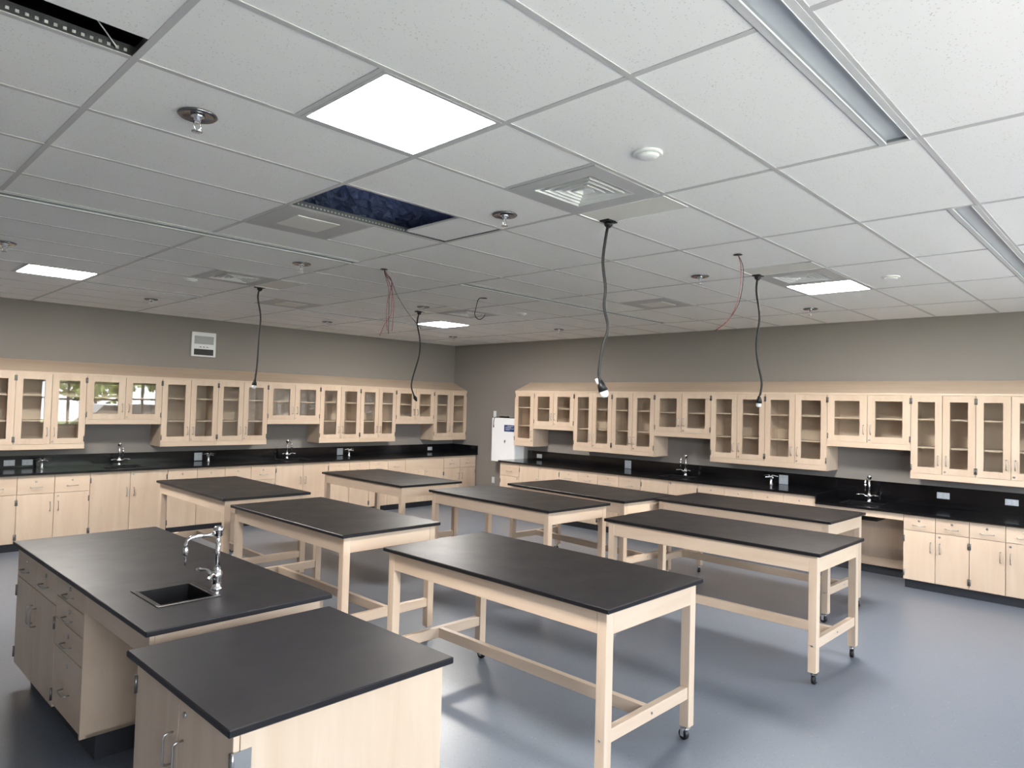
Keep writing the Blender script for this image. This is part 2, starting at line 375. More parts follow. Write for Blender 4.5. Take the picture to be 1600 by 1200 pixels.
# ceiling lights
LL = ['lit square ceiling panel, largest, beside the open foil bay', 'lit square ceiling panel above the intercom wall, far from the corner', 'lit square ceiling panel near the room corner, smallest', 'lit square ceiling panel beside the air diffuser near the whiteless side wall']
LL[3] = 'lit square ceiling panel touching an air diffuser and a smoke detector tile'
def frame_ring(mb, w, t, z0, z1, mi=0):
    h = w/2
    mb.box(-h, h, -h, -h+t, z0, z1, mi=mi).box(-h, h, h-t, h, z0, z1, mi=mi).box(-h, -h+t, -h+t, h-t, z0, z1, mi=mi).box(h-t, h, -h+t, h-t, z0, z1, mi=mi)
    return mb
for (i, j), lab in zip(LIGHTS, LL):
    t = thing('ceiling_light', lab, 'ceiling light', (gx(i+0.5), gy(j+0.5), H), 0, 'square ceiling lights')
    place('frame', cached('lf', lambda: frame_ring(MB(), S-0.026, 0.018, -0.004, 0.05).mesh('light_frame', 'frame_grey')), t)
    place('diffuser', cached('ld', lambda: MB().box(-0.275, 0.275, -0.275, 0.275, 0.0, 0.012).mesh('light_diffuser', 'panel_on')), t)
    place('housing', cached('lh', lambda: MB().box(-0.29, 0.29, -0.29, 0.29, 0.055, 0.08).mesh('light_housing', 'frame_grey')), t)
# air diffusers
DL = ['square four-way air diffuser, largest, behind the cord hanging over the whiteboard wall side', '', '', '']
DL = ['white four-way ceiling air diffuser beside the nearest hanging cord', 'ceiling air diffuser by the hanging cord in front of the intercom', 'small ceiling air diffuser nearest the room corner', 'ceiling air diffuser touching the lit panel and a hanging cord']
for (i, j), lab in zip(DIFFS, DL):
    t = thing('air_diffuser', lab, 'air diffuser', (gx(i+0.5), gy(j+0.5), H), 0, 'square ceiling air diffusers')
    place('panel', cached('dp', lambda: frame_ring(MB(), S-0.03, 0.1, -0.006, 0.004).mesh('diffuser_panel', 'frame_grey')), t)
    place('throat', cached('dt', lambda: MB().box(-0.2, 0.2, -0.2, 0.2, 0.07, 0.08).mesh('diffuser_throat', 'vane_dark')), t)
    for k in range(5):
        def vane(k=k):
            a = 0.195-0.038*k; b = a-0.016; mb = MB(); z0, z1 = -0.006, 0.03
            ring = lambda r, z: [(-r, -r, z), (r, -r, z), (r, r, z), (-r, r, z)]
            vs = ring(a, z0)+ring(b, z1)+ring(a-0.003, z0-0.0)+ring(b-0.003, z1+0.001)
            vs = ring(a, z0)+ring(b, z1)+ring(a-0.008, z0)+ring(b-0.003, z1)
            fs = []
            for e in range(4):
                n2 = (e+1) % 4
                fs += [(e, n2, 4+n2, 4+e), (8+e, 12+e, 12+n2, 8+n2), (e, 8+e, 8+n2, n2), (4+e, 4+n2, 12+n2, 12+e)]
            return mb.add(vs, fs).mesh('vane', 'white')
        place('vane', cached(('vane', k), vane), t)
# narrow cover plates holding the cord boxes
PL = ['cream half-width ceiling plate holding the nearest cord box', 'narrow ceiling plate between the cord box and the lit panel diffuser', 'narrow ceiling plate holding the cord box facing the intercom', 'narrow ceiling plate holding the cord box nearest the corner']
for (a, b, j), lab in zip(PLATES, PL):
    hx = (b-a)*S/2-0.012; hy = S/2-0.012
    o = thing('cover_plate', lab, 'ceiling plate', (gx((a+b)/2), gy(j+0.5), H), 0, 'ceiling plates with cord boxes')
    MB().box(-hx, hx, -hy, hy, -0.002, 0.01).build('plate', 'cream', o)
    MB().box(-hx, hx, hy-0.006, hy, -0.007, 0.0).box(-hx, -hx+0.006, -hy, hy, -0.007, 0.0).box(-hx, hx, -hy, -hy+0.006, -0.007, 0.0).box(hx-0.006, hx, -hy, hy, -0.007, 0.0).build('rim', 'white', o)
PNL = ['grey ceiling panel with a cream square cover beside the open foil bay', 'faint square-cover ceiling panel above the intercom wall cabinets', 'faint square-cover ceiling panel between the two cords over the far tables']
for (i, j), lab in zip(PANELS, PNL):
    t = thing('speaker_panel', lab, 'ceiling panel', (gx(i+0.5), gy(j+0.5), H), 0, 'square ceiling panels')
    frame_ring(MB(), S-0.03, 0.14, -0.004, 0.006).build('frame', 'frame_grey', t)
    MB().box(-0.15, 0.15, -0.15, 0.15, -0.009, 0.004, 0.003).build('cover', 'cream', t)
SL = ['long slot air diffuser running from the picture edge past the foil bay', 'long slot air diffuser in the middle of the far ceiling', 'short slot air diffuser starting at the lit panel over the intercom wall', 'slot air diffuser near the corner ending at the small lit panel', 'wide grey slot air diffuser above the whiteboard wall, closest', 'grey slot air diffuser over the whiteboard wall counter, further along']
SL[4] = 'wide grey slot air diffuser closest to the camera'; SL[5] = 'grey slot air diffuser over the low sink counter'
for (a, b, j), lab in zip(SLOTS, SL):
    L = (b-a)*S; y0, y1 = gy(j)+0.004, gy(j+SW)-0.004
    if j == 1.75 or j == -5: pass
    t = thing('slot_diffuser', lab, 'slot diffuser', (gx(a), 0, H), 0, 'linear slot diffusers')
    MB().box(0.006, L-0.006, y0+0.026, y1-0.026, 0.012, 0.016).build('blade', 'slot', t)
    for q0, q1 in ((y0, y0+0.026), (y1-0.026, y1)):
        MB().box(0.004, L-0.004, q0, q1, -0.0048, 0.001).build('flange', 'flange_grey', t)
    for q in (0.005, L-0.009): MB().box(q, q+0.004, y0+0.026, y1-0.026, 0.001, 0.012).build('throat_end', 'slot_side_shade', t)
    for q in (y0+0.026, y1-0.0285):
        MB().box(0.005, L-0.005, q, q+0.0025, -0.0065, 0.0).build('rail', 'white', t)
        MB().box(0.005, L-0.005, q, q+0.0025, 0.0005, 0.012).build('throat_side', 'slot_side_shade', t)

# sprinklers and detectors
SPR = [(8.05, 7.54), (6.2, 7.5), (6.21, 5.07), (3.77, 7.49), (1.38, 7.54), (6.25, 1.55), (3.76, 1.4), (3.95, 3.9), (8.08, 3.86), (1.25, 3.78), (1.3, 1.42)]
SPL = ['large dark-ringed fire sprinkler beside the biggest lit panel', 'fire sprinkler beyond the end of the open foil bay', 'fire sprinkler under the long slot diffuser past the square panel', 'fire sprinkler between the two cords hanging over the whiteboard wall tables', 'fire sprinkler beyond the lit panel next to the diffuser', 'fire sprinkler above the wall left of the intercom', 'small fire sprinkler above the middle of the intercom wall', 'small fire sprinkler beside the dangling dark wire', 'fire sprinkler at the picture edge above the intercom wall', 'tiny fire sprinkler near the far end of the slot diffuser', 'tiny fire sprinkler in the room corner']
for (x, y), lab in zip(SPR, SPL):
    t = thing('fire_sprinkler', lab, 'sprinkler', (x, y, H), 0, 'fire sprinklers')
    place('escutcheon', cached('esc', lambda: MB().lathe([(0.075, -0.001), (0.078, -0.006), (0.07, -0.012), (0.055, -0.008), (0.03, -0.004)], n=28).mesh('escutcheon', 'dark_metal')), t)
    def head():
        mb = MB().lathe([(0.028, -0.004), (0.026, -0.014), (0.014, -0.018), (0.012, -0.035), (0.008, -0.04)], n=16)
        mb.tube([(0.012, 0, -0.03), (0.016, 0, -0.05), (0.004, 0, -0.07)], 0.003, 6).tube([(-0.012, 0, -0.03), (-0.016, 0, -0.05), (-0.004, 0, -0.07)], 0.003, 6)
        return mb.lathe([(0.006, -0.066), (0.022, -0.071), (0.022, -0.0735), (0.004, -0.075)], n=16).mesh('sprinkler_head', 'chrome')
    place('head', cached('sph', head), t)
for (x, y), lab in zip([(6.51, 8.72), (2.83, 8.74), (6.5, 3.4), (2.85, 4.5)], ['round white smoke detector above the air diffuser with the nearest cord', 'round white smoke detector beyond the lit panel over the low sink', 'round white smoke detector near the intercom wall diffuser', 'tiny white smoke detector near the far slot diffuser']):
    t = thing('smoke_detector', lab, 'smoke detector', (x, y, H), 0, 'smoke detectors')
    place('base', cached('sdb', lambda: MB().lathe([(0.066, 0), (0.068, -0.008), (0.06, -0.012)], n=28).mesh('detector_base', 'white')), t)
    place('cap', cached('sdc', lambda: MB().lathe([(0.052, -0.012), (0.046, -0.022), (0.03, -0.027), (0.01, -0.028)], n=28).mesh('detector_cap', 'white')), t)

# ------------------------------------------------------------------ hanging cords and wires
def smooth(pts, k=5):
    P = [Vector(p) for p in pts]; out = []
    for i in range(len(P)-1):
        a, b, c, d = P[max(i-1, 0)], P[i], P[i+1], P[min(i+2, len(P)-1)]
        for q in range(k):
            t = q/k; out.append(0.5*((2*b)+(c-a)*t+(2*a-5*b+4*c-d)*t*t+(3*b-a-3*c+d)*t**3))
    return out+[P[-1]]
C1 = [(5.691,7.909,3.033),(5.701,7.895,2.92),(5.708,7.885,2.78),(5.697,7.901,2.619),(5.7,7.897,2.499),(5.684,7.918,2.372),(5.701,7.895,2.26),(5.711,7.881,2.14),(5.713,7.879,2.081),(5.707,7.886,2.035)]
C2 = [(3.518,7.894,3.03),(3.522,7.886,2.904),(3.51,7.912,2.684),(3.519,7.892,2.465),(3.514,7.904,2.302),(3.5,7.934,2.139),(3.502,7.93,2.047),(3.507,7.92,2.0)]
C3 = [(5.853,3.564,3.03),(5.867,3.557,2.928),(5.838,3.572,2.728),(5.847,3.567,2.493),(5.851,3.565,2.258),(5.862,3.56,2.09),(5.866,3.558,2.06)]
C4 = [(3.704,3.515,3.03),(3.72,3.502,2.888),(3.69,3.527,2.685),(3.692,3.526,2.48),(3.748,3.48,2.192),(3.757,3.473,2.069),(3.73,3.495,1.965)]
CL = ['black cord hanging from the ceiling with a round white end, largest', 'black cord hanging from the ceiling over the low sink side', 'black cord hanging from the ceiling over the intercom wall cabinets', 'black cord with an all-black end hanging nearest the room corner']
CL[1] = 'black hanging cord with a white end below the diffuser with the lit panel'
for pts, lab, tip in zip((C1, C2, C3, C4), CL, (1.0, 0.85, 0.85, 0.8)):
    x, y, z = pts[0]; t = thing('hanging_cord', lab, 'power cord', (x, y, H), 0, 'hanging power cords')
    q = [(a-x, b-y, c-H) for a, b, c in smooth(pts)]
    MB().box(-0.05, 0.05, -0.035, 0.035, -0.012, 0.004, 0.004).lathe([(0.03, -0.012), (0.026, -0.03), (0.012, -0.045)], n=14).build('strain_relief', 'black', t)
    MB().tube(q, 0.0095, 8).build('cable', 'cord', t)
    e = Vector(q[-1]); d = (Vector(q[-1])-Vector(q[-3])).normalized(); d = (d+Vector((-0.25, 0.25, -0.5))*0.6).normalized()
    MB().tube([e-d*0.01, e+d*0.012, e+d*0.02, e+d*0.06*tip], [0.014*tip, 0.02*tip, 0.026*tip, 0.03*tip], 12).build('plug_body', 'black', t)
    if tip > 0.8 or True:
        b0 = e+d*0.06*tip
        MB().tube([b0, b0+d*0.012, b0+d*0.03*tip, b0+d*0.042*tip], [0.024*tip, 0.027*tip, 0.025*tip, 0.013*tip] if tip > 0.81 else [0.02, 0.018, 0.012, 0.008], 12).build('plug_end', 'white' if tip > 0.81 else 'black', t)
    if tip == 1.0: MB().tube([e-d*0.02+Vector((0.016, -0.012, 0.0)), e+d*0.015+Vector((0.016, -0.012, 0))], 0.009, 8).build('tag_clip', 'white', t)
def wires(name, lab, strands, base, r):
    t = thing(name, lab, 'wires', base)
    for st, mt in strands:
        MB().tube([(a-base[0], b-base[1], c-base[2]) for a, b, c in smooth(st, 4)], r, 5).build('strand', mt, t)
    MB().lathe([(0.03, -0.002), (0.034, -0.006), (0.02, -0.008)], n=14).build('ceiling_ring', 'black', t)
J = (5.58, 5.502, 2.932); T0 = (5.637, 5.462, 3.04)
wires('wire_bundle', 'tangle of thin red and dark wires dangling from the ceiling', [
    ([T0, (5.618,5.476,2.986), J, (5.594,5.492,2.761), (5.591,5.495,2.469)], 'wire'),
    ([T0, (5.61,5.48,2.99), J, (5.575,5.506,2.735), (5.577,5.504,2.65), (5.621,5.473,2.55), (5.653,5.451,2.448)], 'red_wire'),
    ([T0, (5.625,5.47,2.98), (5.585,5.5,2.94), (5.541,5.53,2.822), (5.469,5.58,2.685), (5.36,5.657,2.527)], 'wire'),
    ([T0, (5.615,5.475,2.97), (5.59,5.495,2.9), (5.56,5.515,2.75), (5.565,5.51,2.5)], 'red_wire'),
    ([T0, (5.62,5.47,2.96), (5.6,5.49,2.85), (5.612,5.48,2.65), (5.6,5.49,2.5)], 'red_wire')], T0, 0.0028)
wires('dark_wire', 'short dark wire curling down from the ceiling near the corner diffuser', [([(4.0,5.027,3.04), (4.046,4.984,3.026), (4.064,4.967,2.934), (4.073,4.959,2.849), (4.041,4.989,2.802), (4.006,5.022,2.824), (3.992,5.035,2.86)], 'cord')], (4.0, 5.027, 3.04), 0.005)
wires('red_wire_loop', 'pair of reddish wires curving down from a dark-ringed ceiling hole', [([(4.36,8.119,3.04), (4.352,8.137,2.969), (4.349,8.142,2.883), (4.352,8.136,2.764), (4.363,8.113,2.655), (4.386,8.066,2.551), (4.426,7.985,2.471)], 'red_wire'),
    ([(4.36,8.119,3.04), (4.345,8.15,2.96), (4.342,8.156,2.87), (4.347,8.146,2.75), (4.36,8.118,2.64), (4.39,8.055,2.54), (4.43,7.975,2.468)], 'wire')], (4.36, 8.119, 3.04), 0.0028)

# ------------------------------------------------------------------ hardware
def u_handle(L, proj=0.032, r=0.0042, vert=True):          # centred, sticks out to -y
    h = L/2; c = 0.012
    p = [(-h, 0, 0), (-h, -proj+c, 0), (-h+c*0.3, -proj+c*0.3, 0), (-h+c, -proj, 0), (h-c, -proj, 0), (h-c*0.3, -proj+c*0.3, 0), (h, -proj+c, 0), (h, 0, 0)]
    if vert: p = [(0, y, x) for x, y, z in p]
    return MB().tube(p, r, 7).mesh('handle', 'nickel')
def lock_mesh(): return MB().tube([(0, 0.001, 0), (0, -0.004, 0), (0, -0.006, 0)], [0.0115, 0.0115, 0.008], 12).box(-0.001, 0.001, -0.0068, -0.0055, -0.005, 0.005).mesh('lock', 'nickel')
def hinge_mesh(): return MB().box(-0.0075, 0.0075, -0.0035, 0.0, -0.032, 0.032).tube([(0, -0.005, -0.034), (0, -0.005, 0.034)], 0.005, 8).mesh('hinge', 'hinge')
def hv(): return cached('hv', lambda: u_handle(0.105))
def hh(): return cached('hh', lambda: u_handle(0.115, vert=False))
def lockm(): return cached('lock', lock_mesh)
def hingem(): return cached('hinge', hinge_mesh)

# ------------------------------------------------------------------ wall cabinets
GAP = 0.0026
def glass_door(parent, x0, x1, z0, z1, hinge_left, handle=True, lock=False, yf=-DU):
    w_, h_ = x1-x0-2*GAP, z1-z0; st = 0.072 if w_ > 0.33 else 0.068; t = 0.02
    if w_ > 0.42: st = 0.082
    def fr():
        mb = MB(); xz_slab(mb, 0, w_, 0, h_, -t, 0, [(st, w_-st, 0.07, h_-0.07)])
        return mb.mesh('door_frame', 'wood_v')
    k = (round(w_, 3), round(h_, 3))
    d = place('door', cached(('ds', k), fr), parent, (x0+GAP, yf+t, z0))
    pane = place('glass_pane', cached(('dg', k), lambda: MB().box(st-0.004, w_-st+0.004, -0.0115, -0.0085, 0.066, h_-0.066).mesh('glass_pane', 'glass')), d)
    pane.rotation_euler = (random.uniform(-0.0015, 0.0015), 0, random.uniform(-0.0025, 0.0025))
    hx = w_-0.036 if hinge_left else 0.036
    if handle: place('handle', hv(), d, (hx, -t, 0.15 if h_ > 0.7 else 0.15))
    if lock: place('lock', lockm(), d, (hx-0.008 if hinge_left else hx-0.012, -t, 0.03))
    gxp = 0.0055 if hinge_left else w_-0.0055
    for z in (0.06, h_-0.06): place('hinge', hingem(), d, (gxp, -t, z))
    return d
def wall_cabinet(label, group, origin, rz, w_, kind):
    t = thing('wall_cabinet', label, 'wall cabinet', origin, rz, group)
    z0 = ZS if kind == 'short' else ZB
    zd = z0+0.067; b = 0.018; yf = -DU+0.021
    c = MB()
    c.box(0, b, yf, 0, z0, ZT).box(w_-b, w_, yf, 0, z0, ZT).box(b, w_-b, yf, 0, ZT-b, ZT).box(b, w_-b, yf, 0, zd-0.02, zd)
    c.build('carcass', 'wood_v', t)
    MB().box(b, w_-b, -0.012, -0.002, zd, ZT-b).build('back_panel', 'inside', t)
    MB().box(b, w_-b, yf-0.019, yf, z0, zd-0.003, 0.001).box(0, b, yf-0.019, yf, z0, zd-0.003).box(w_-b, w_, yf-0.019, yf, z0, zd-0.003).build('valance', 'wood_h', t)
    for z in ((1.525, 1.84) if kind != 'short' else (1.83,)):
        MB().box(b+0.002, w_-b-0.002, yf+0.03, -0.014, z-0.01, z+0.009).build('shelf', 'wood_h', t)
    if kind == 'single':
        glass_door(t, 0, w_, zd, ZT-0.004, True, True, True)
    else:
        glass_door(t, 0, w_/2, zd, ZT-0.004, True)
        glass_door(t, w_/2, w_, zd, ZT-0.004, False, True, True)
    return t
ORD = ['first', 'second', 'third', 'fourth', 'fifth', 'sixth', 'seventh', 'eighth', 'ninth', 'tenth', 'eleventh']
LX = [0.0, 0.8285, 1.7084, 2.4609, 3.2342, 4.1379, 4.9035, 5.678, 6.5941, 7.3461, 8.1]
LK = ['tall', 'short', 'tall', 'tall', 'short', 'tall', 'tall', 'short', 'tall', 'tall']
PI = math.pi
for k in range(10):
    wall_cabinet('%s glass-door wall cabinet, %s from the room corner on the intercom wall' % (LK[k], ORD[k]), 'glass wall cabinets on the intercom wall', (LX[k+1], 0, 0), PI, LX[k+1]-LX[k], LK[k])
RY = [2.0882, 2.5426, 3.4206, 4.1732, 4.9387, 5.8407, 6.6071, 7.3903, 8.3028, 8.9238, 9.545]
RK = ['single', 'short', 'tall', 'tall', 'short', 'tall', 'tall', 'short', 'tall', 'tall']
for k in range(10):
    kn = 'narrow tall' if RK[k] == 'single' else RK[k]
    wall_cabinet('%s glass-door wall cabinet, %s counting from the white steel box' % (kn, ORD[k]), 'glass wall cabinets on the steel box wall', (0, RY[k], 0), PI/2, RY[k+1]-RY[k], RK[k])
# sloping closure tops above both rows
def slope(label, origin, rz, L, gable):
    t = thing('sloping_top', label, 'cabinet top', origin, rz)
    MB().prism([(-DU, ZT), (-DU, ZT+0.022), (0, ZST), (0, ZST-0.02), (-DU+0.03, ZT)], 0, L).build('slope_board', 'wood_h', t)
    if gable: MB().prism([(-DU+0.02, ZT+0.001), (0, ZT+0.001), (0, ZST-0.021)], 0.0, 0.018).build('end_board', 'wood_h', t)
slope('long sloping wood top above the intercom wall cabinets', (8.1, 0, 0), PI, 8.1, False)
slope('long sloping wood top above the wall cabinets by the white steel box', (0, 2.0882, 0), PI/2, RY[-1]-RY[0], True)

# ------------------------------------------------------------------ base cabinets
def plain_door(parent, x0, x1, z0, z1, hinge_left, handle=True, lock=False, yf=-DB, hz=None):
    w_, h_ = x1-x0-2*GAP, z1-z0; t = 0.02
    d = place('door', cached(('pd', round(w_, 3), round(h_, 3)), lambda: MB().box(0, w_, -t, 0, 0, h_, 0.0015).mesh('door_panel', 'wood_v')), parent, (x0+GAP, yf+t, z0))
    hx = w_-0.04 if hinge_left else 0.04
    if handle: place('handle', hv(), d, (hx, -t, h_-0.155 if hz is None else hz))
    if lock: place('lock', lockm(), d, (hx-0.004, -t, h_-0.035))
    for z in (0.07, h_-0.09): place('hinge', hingem(), d, (0.0055 if hinge_left else w_-0.0055, -t, z))
    return d
def drawer(parent, x0, x1, z0, z1, yf=-DB, lock=True):
    w_, h_ = x1-x0-2*GAP, z1-z0-2*GAP; t = 0.02
    d = place('drawer', cached(('dw', round(w_, 3), round(h_, 3)), lambda: MB().box(0, w_, -t, 0, 0, h_, 0.0015).mesh('drawer_front', 'wood_h')), parent, (x0+GAP, yf+t, z0+GAP))
    place('handle', hh(), d, (w_/2, -t, h_*0.36 if h_ < 0.25 else h_*0.42))
    if lock: place('lock', lockm(), d, (w_/2, -t, h_*0.68 if h_ < 0.25 else h_-0.055))
    return d
ZK = 0.106
def carcass(t, w_, top, depth=DB, ends=True, y0=0.0):
    b = 0.018; yf = -depth+0.021; c = MB()
    c.box(0, b, yf, y0, ZK-0.006, top).box(w_-b, w_, yf, y0, ZK-0.006, top).box(b, w_-b, yf, y0, ZK-0.006, ZK+0.012).box(b, w_-b, y0-0.012, y0, ZK, top).box(b, w_-b, yf, yf+0.02, top-0.03, top)
    c.build('carcass', 'wood_v', t)
    MB().box(0, w_, -depth+0.08, y0, 0, ZK-0.007).build('toe_kick', 'toe', t)
def base_cabinet(label, group, origin, rz, w_, kind, top):
    t = thing('base_cabinet', label, 'base cabinet', origin, rz, group)
    carcass(t, w_, top-0.001)
    zdiv = top-0.226 if top > 0.85 else top-0.171
    h = w_/2
    if kind == 'drawers':
        drawer(t, 0, h, zdiv, top-0.008); drawer(t, h, w_, zdiv, top-0.008)
        plain_door(t, 0, h, ZK, zdiv-0.002, True); plain_door(t, h, w_, ZK, zdiv-0.002, False, True, True)
    elif kind == 'sink':
        plain_door(t, 0, h, ZK, top-0.012, True, hz=0.52); plain_door(t, h, w_, ZK, top-0.012, False, True, True, hz=0.52)
    elif kind == 'apron':
        MB().box(GAP, w_-GAP, -DB, -DB+0.02, zdiv, top-0.008, 0.0015).build('apron_panel', 'wood_h', t)
        plain_door(t, 0, h, ZK, zdiv-0.002, True); plain_door(t, h, w_, ZK, zdiv-0.002, False, True, True)
    elif kind == 'single':
        drawer(t, 0, w_, zdiv, top-0.008); plain_door(t, 0, w_, ZK, zdiv-0.002, True, True, True)
    return t
LBK = ['drawers', 'apron', 'drawers', 'drawers', 'sink', 'drawers', 'drawers', 'sink', 'drawers', 'drawers']
KN = {'drawers': 'two-drawer wooden base cabinet', 'apron': 'plain-panel wooden base cabinet', 'sink': 'wooden sink base cabinet with tall doors', 'single': 'narrow wooden base cabinet'}
for k in range(10):
    x0 = LX[k] if k else 0.022
    base_cabinet('%s, %s from the corner below the intercom wall counter' % (KN[LBK[k]], ORD[k]), 'base cabinets on the intercom wall', (LX[k+1], 0, 0), PI, LX[k+1]-x0, LBK[k], ZC-0.025)
RBK = ['single', 'sink', 'drawers', 'drawers', 'sink', 'drawers', 'drawers', None, 'drawers', 'drawers']
for k in range(10):
    if RBK[k] is None: continue
    low = k > 7; y0 = 8.3203 if k == 8 else RY[k]; y1 = {8: 8.9298, 9: 9.545}.get(k, RY[k+1]); y0 = 8.9298 if k == 9 else y0
    base_cabinet('%s, %s along the counter from the white steel box' % (KN[RBK[k]], ORD[k]), 'base cabinets on the steel box wall', (0, y0, 0), PI/2, y1-y0, RBK[k], (ZCL if low else ZC)-0.025)
# knee space below the lowered sink
t = thing('knee_space_surround', 'open knee space with wood apron below the lowered sink counter', 'apron panel', (0, RY[7], 0), PI/2)
kw = 8.3203-RY[7]; zt_ = ZCL-0.026
MB().box(0.001, kw-0.001, -DB, -DB+0.02, zt_-0.075, zt_, 0.001).build('apron', 'wood_h', t)
MB().box(0.02, kw-0.02, -0.24, -0.22, 0.2, zt_, 0.001).build('back_board', 'wood_v', t)
MB().box(0.02, kw-0.02, -0.25, -0.232, 0.1, 0.2, 0.001).build('lower_board', 'wood_h', t)
MB().box(0.001, 0.02, -DB+0.022, -0.002, 0.1, zt_).build('side_board', 'wood_v', t)
MB().box(0, kw, -0.22, -0.002, 0, 0.1).build('toe_kick', 'toe', t)

# ------------------------------------------------------------------ counters with splash and sinks
SKL = [(6.12, 0.40), (3.68, 0.40)]                       # sink centres on the intercom wall (x, y)
SKR = [(0.42, 5.36), (0.42, 7.82)]
def cutouts(c): return [(x-0.2, x+0.2, y-0.16, y+0.16) for x, y in c]
t = thing('counter_top', 'long black counter with splash along the intercom wall', 'counter', (0, 0, 0))
MB().slab(0.0, 8.1, 0.0, DC, ZC-0.025, ZC, cutouts(SKL)).build('worktop', 'black_counter', t)
MB().box(0.02, 8.1, 0.0, 0.02, ZC+0.0005, ZBS, 0.002).build('back_splash', 'black_counter', t)
MB().box(0.0, 0.02, 0.0, DC-0.004, ZC+0.0005, ZBS, 0.002).build('side_splash', 'black_counter', t)
t = thing('counter_top', 'high black counter with splash starting at the white steel box', 'counter', (0, 0, 0))
MB().slab(0.0, DC, 2.0656, 7.392, ZC-0.025, ZC, [(x-0.16, x+0.16, y-0.2, y+0.2) for x, y in SKR[:1]]).build('worktop', 'black_counter', t)
MB().box(0.0, 0.02, 2.085, 7.392, ZC+0.0005, ZBS, 0.002).build('back_splash', 'black_counter', t)
t = thing('counter_top', 'lowered black counter with splash and two outlets', 'counter', (0, 0, 0))
MB().slab(0.0, DC, 7.3925, 9.56, ZCL-0.025, ZCL, [(x-0.16, x+0.16, y-0.2, y+0.2) for x, y in SKR[1:]]).build('worktop', 'black_counter', t)
MB().box(0.0, 0.02, 7.3925, 9.56, ZCL+0.0005, ZBS, 0.002).build('back_splash', 'black_counter', t)
MB().box(0.021, DC-0.002, 7.393, 7.405, ZCL+0.0005, ZC-0.001, 0.001).build('step_edge', 'black_counter', t)
def sink(label, cx, cy, hx, hy, z, depth=0.16, rz=0):
    t = thing('sink', label, 'sink', (cx, cy, z), rz, 'black drop-in sinks')
    a, b = hx-0.004, hy-0.004; mb = MB(); th = 0.012
    mb.box(-a, a, -b, -b+th, -depth, 0.003, 0.002).box(-a, a, b-th, b, -depth, 0.003, 0.002).box(-a, -a+th, -b+th, b-th, -depth, 0.003, 0.002).box(a-th, a, -b+th, b-th, -depth, 0.003, 0.002).box(-a, a, -b, b, -depth-0.01, -depth)
    mb.build('basin', 'sink', t)
    mb = MB(); l = 0.012
    for q in ((-hx-l, hx+l, -hy-l, -hy+0.006), (-hx-l, hx+l, hy-0.006, hy+l), (-hx-l, -hx+0.006, -hy+0.006, hy-0.006), (hx-0.006, hx+l, -hy+0.006, hy-0.006)): mb.box(q[0], q[1], q[2], q[3], 0.0004, 0.005, 0.002)
    mb.build('rim', 'sink', t)
    MB().lathe([(0.03, -depth), (0.03, -depth+0.004), (0.012, -depth+0.005)], n=16).build('drain', 'chrome', t)
sink('black sink below the tap under the second short cabinet of the intercom wall', 3.68, 0.40, 0.2, 0.16, ZC)
sink('black sink below the tap under the third short cabinet of the intercom wall', 6.12, 0.40, 0.2, 0.16, ZC)
sink('black sink in the high counter near the white steel box', 0.42, 5.36, 0.16, 0.2, ZC)
sink('black sink in the lowered counter', 0.42, 7.82, 0.16, 0.2, ZCL)

# ------------------------------------------------------------------ taps
def faucet(label, loc, rz, s=1.0):                         # arm towards local -y
    t = thing('lab_faucet', label, 'faucet', (loc[0], loc[1], loc[2]+0.0006), rz, 'chrome laboratory taps')
    t.scale = (s, s, s)
    place('base', cached('fb', lambda: MB().lathe([(0.027, 0), (0.027, 0.006), (0.021, 0.01), (0.021, 0.05), (0.026, 0.055), (0.026, 0.085), (0.018, 0.095), (0.015, 0.11)], n=18).mesh('faucet_base', 'chrome')), t)
    place('riser', cached('fr', lambda: MB().tube([(0, 0, 0.1), (0, 0, 0.27)], 0.0115, 14).mesh('faucet_riser', 'chrome')), t)
    place('head', cached('fh', lambda: MB().lathe([(0.013, 0.262), (0.021, 0.268), (0.021, 0.285), (0.026, 0.29), (0.026, 0.304), (0.02, 0.312), (0.008, 0.316)], n=18).mesh('faucet_head', 'chrome')), t)
    def arm():
        p = [(0, 0, 0.276), (0, -0.1, 0.272), (0, -0.125, 0.268), (0, -0.142, 0.256), (0, -0.149, 0.236), (0, -0.15, 0.215)]
        return MB().tube(p, 0.0095, 10).mesh('faucet_arm', 'chrome')
    place('arm', cached('fa', arm), t)
    place('nozzle', cached('fn', lambda: MB().lathe([(0.0095, 0.222), (0.0135, 0.215), (0.0135, 0.19), (0.009, 0.184), (0.0055, 0.18), (0.005, 0.155), (0.0032, 0.135)], 0, -0.15, n=12).mesh('faucet_nozzle', 'chrome')), t)
    def lever(a):
        c, s_ = math.cos(a), math.sin(a)
        q = [(0.02, 0.066), (0.045, 0.07), (0.06, 0.085), (0.075, 0.088), (0.11, 0.084), (0.14, 0.082)]
        return MB().tube([(r*c, r*s_, z) for r, z in q], [0.013, 0.013, 0.008, 0.006, 0.009, 0.006], 8).mesh('lever', 'chrome')
    place('lever', cached('fl1', lambda: lever(math.radians(-150))), t)
    place('lever', cached('fl2', lambda: lever(math.radians(-30))), t)
    return t
faucet('chrome tap with bent arm on the black-topped island by its sink', (7.655, 6.985, 0.914), math.radians(80), 1.0)
faucet('chrome tap on the intercom wall counter nearer the corner', (3.68, 0.19, ZC), PI, 0.97)
faucet('chrome tap on the intercom wall counter left of the wire-reflecting cabinet', (6.12, 0.19, ZC), PI, 0.97)['label'] = 'chrome tap on the intercom wall counter farther from the corner'
faucet('chrome tap on the high counter along the steel box wall', (0.2, 5.36, ZC), PI/2, 0.97)
faucet('chrome tap on the lowered counter', (0.2, 7.82, ZCL), PI/2, 1.02)
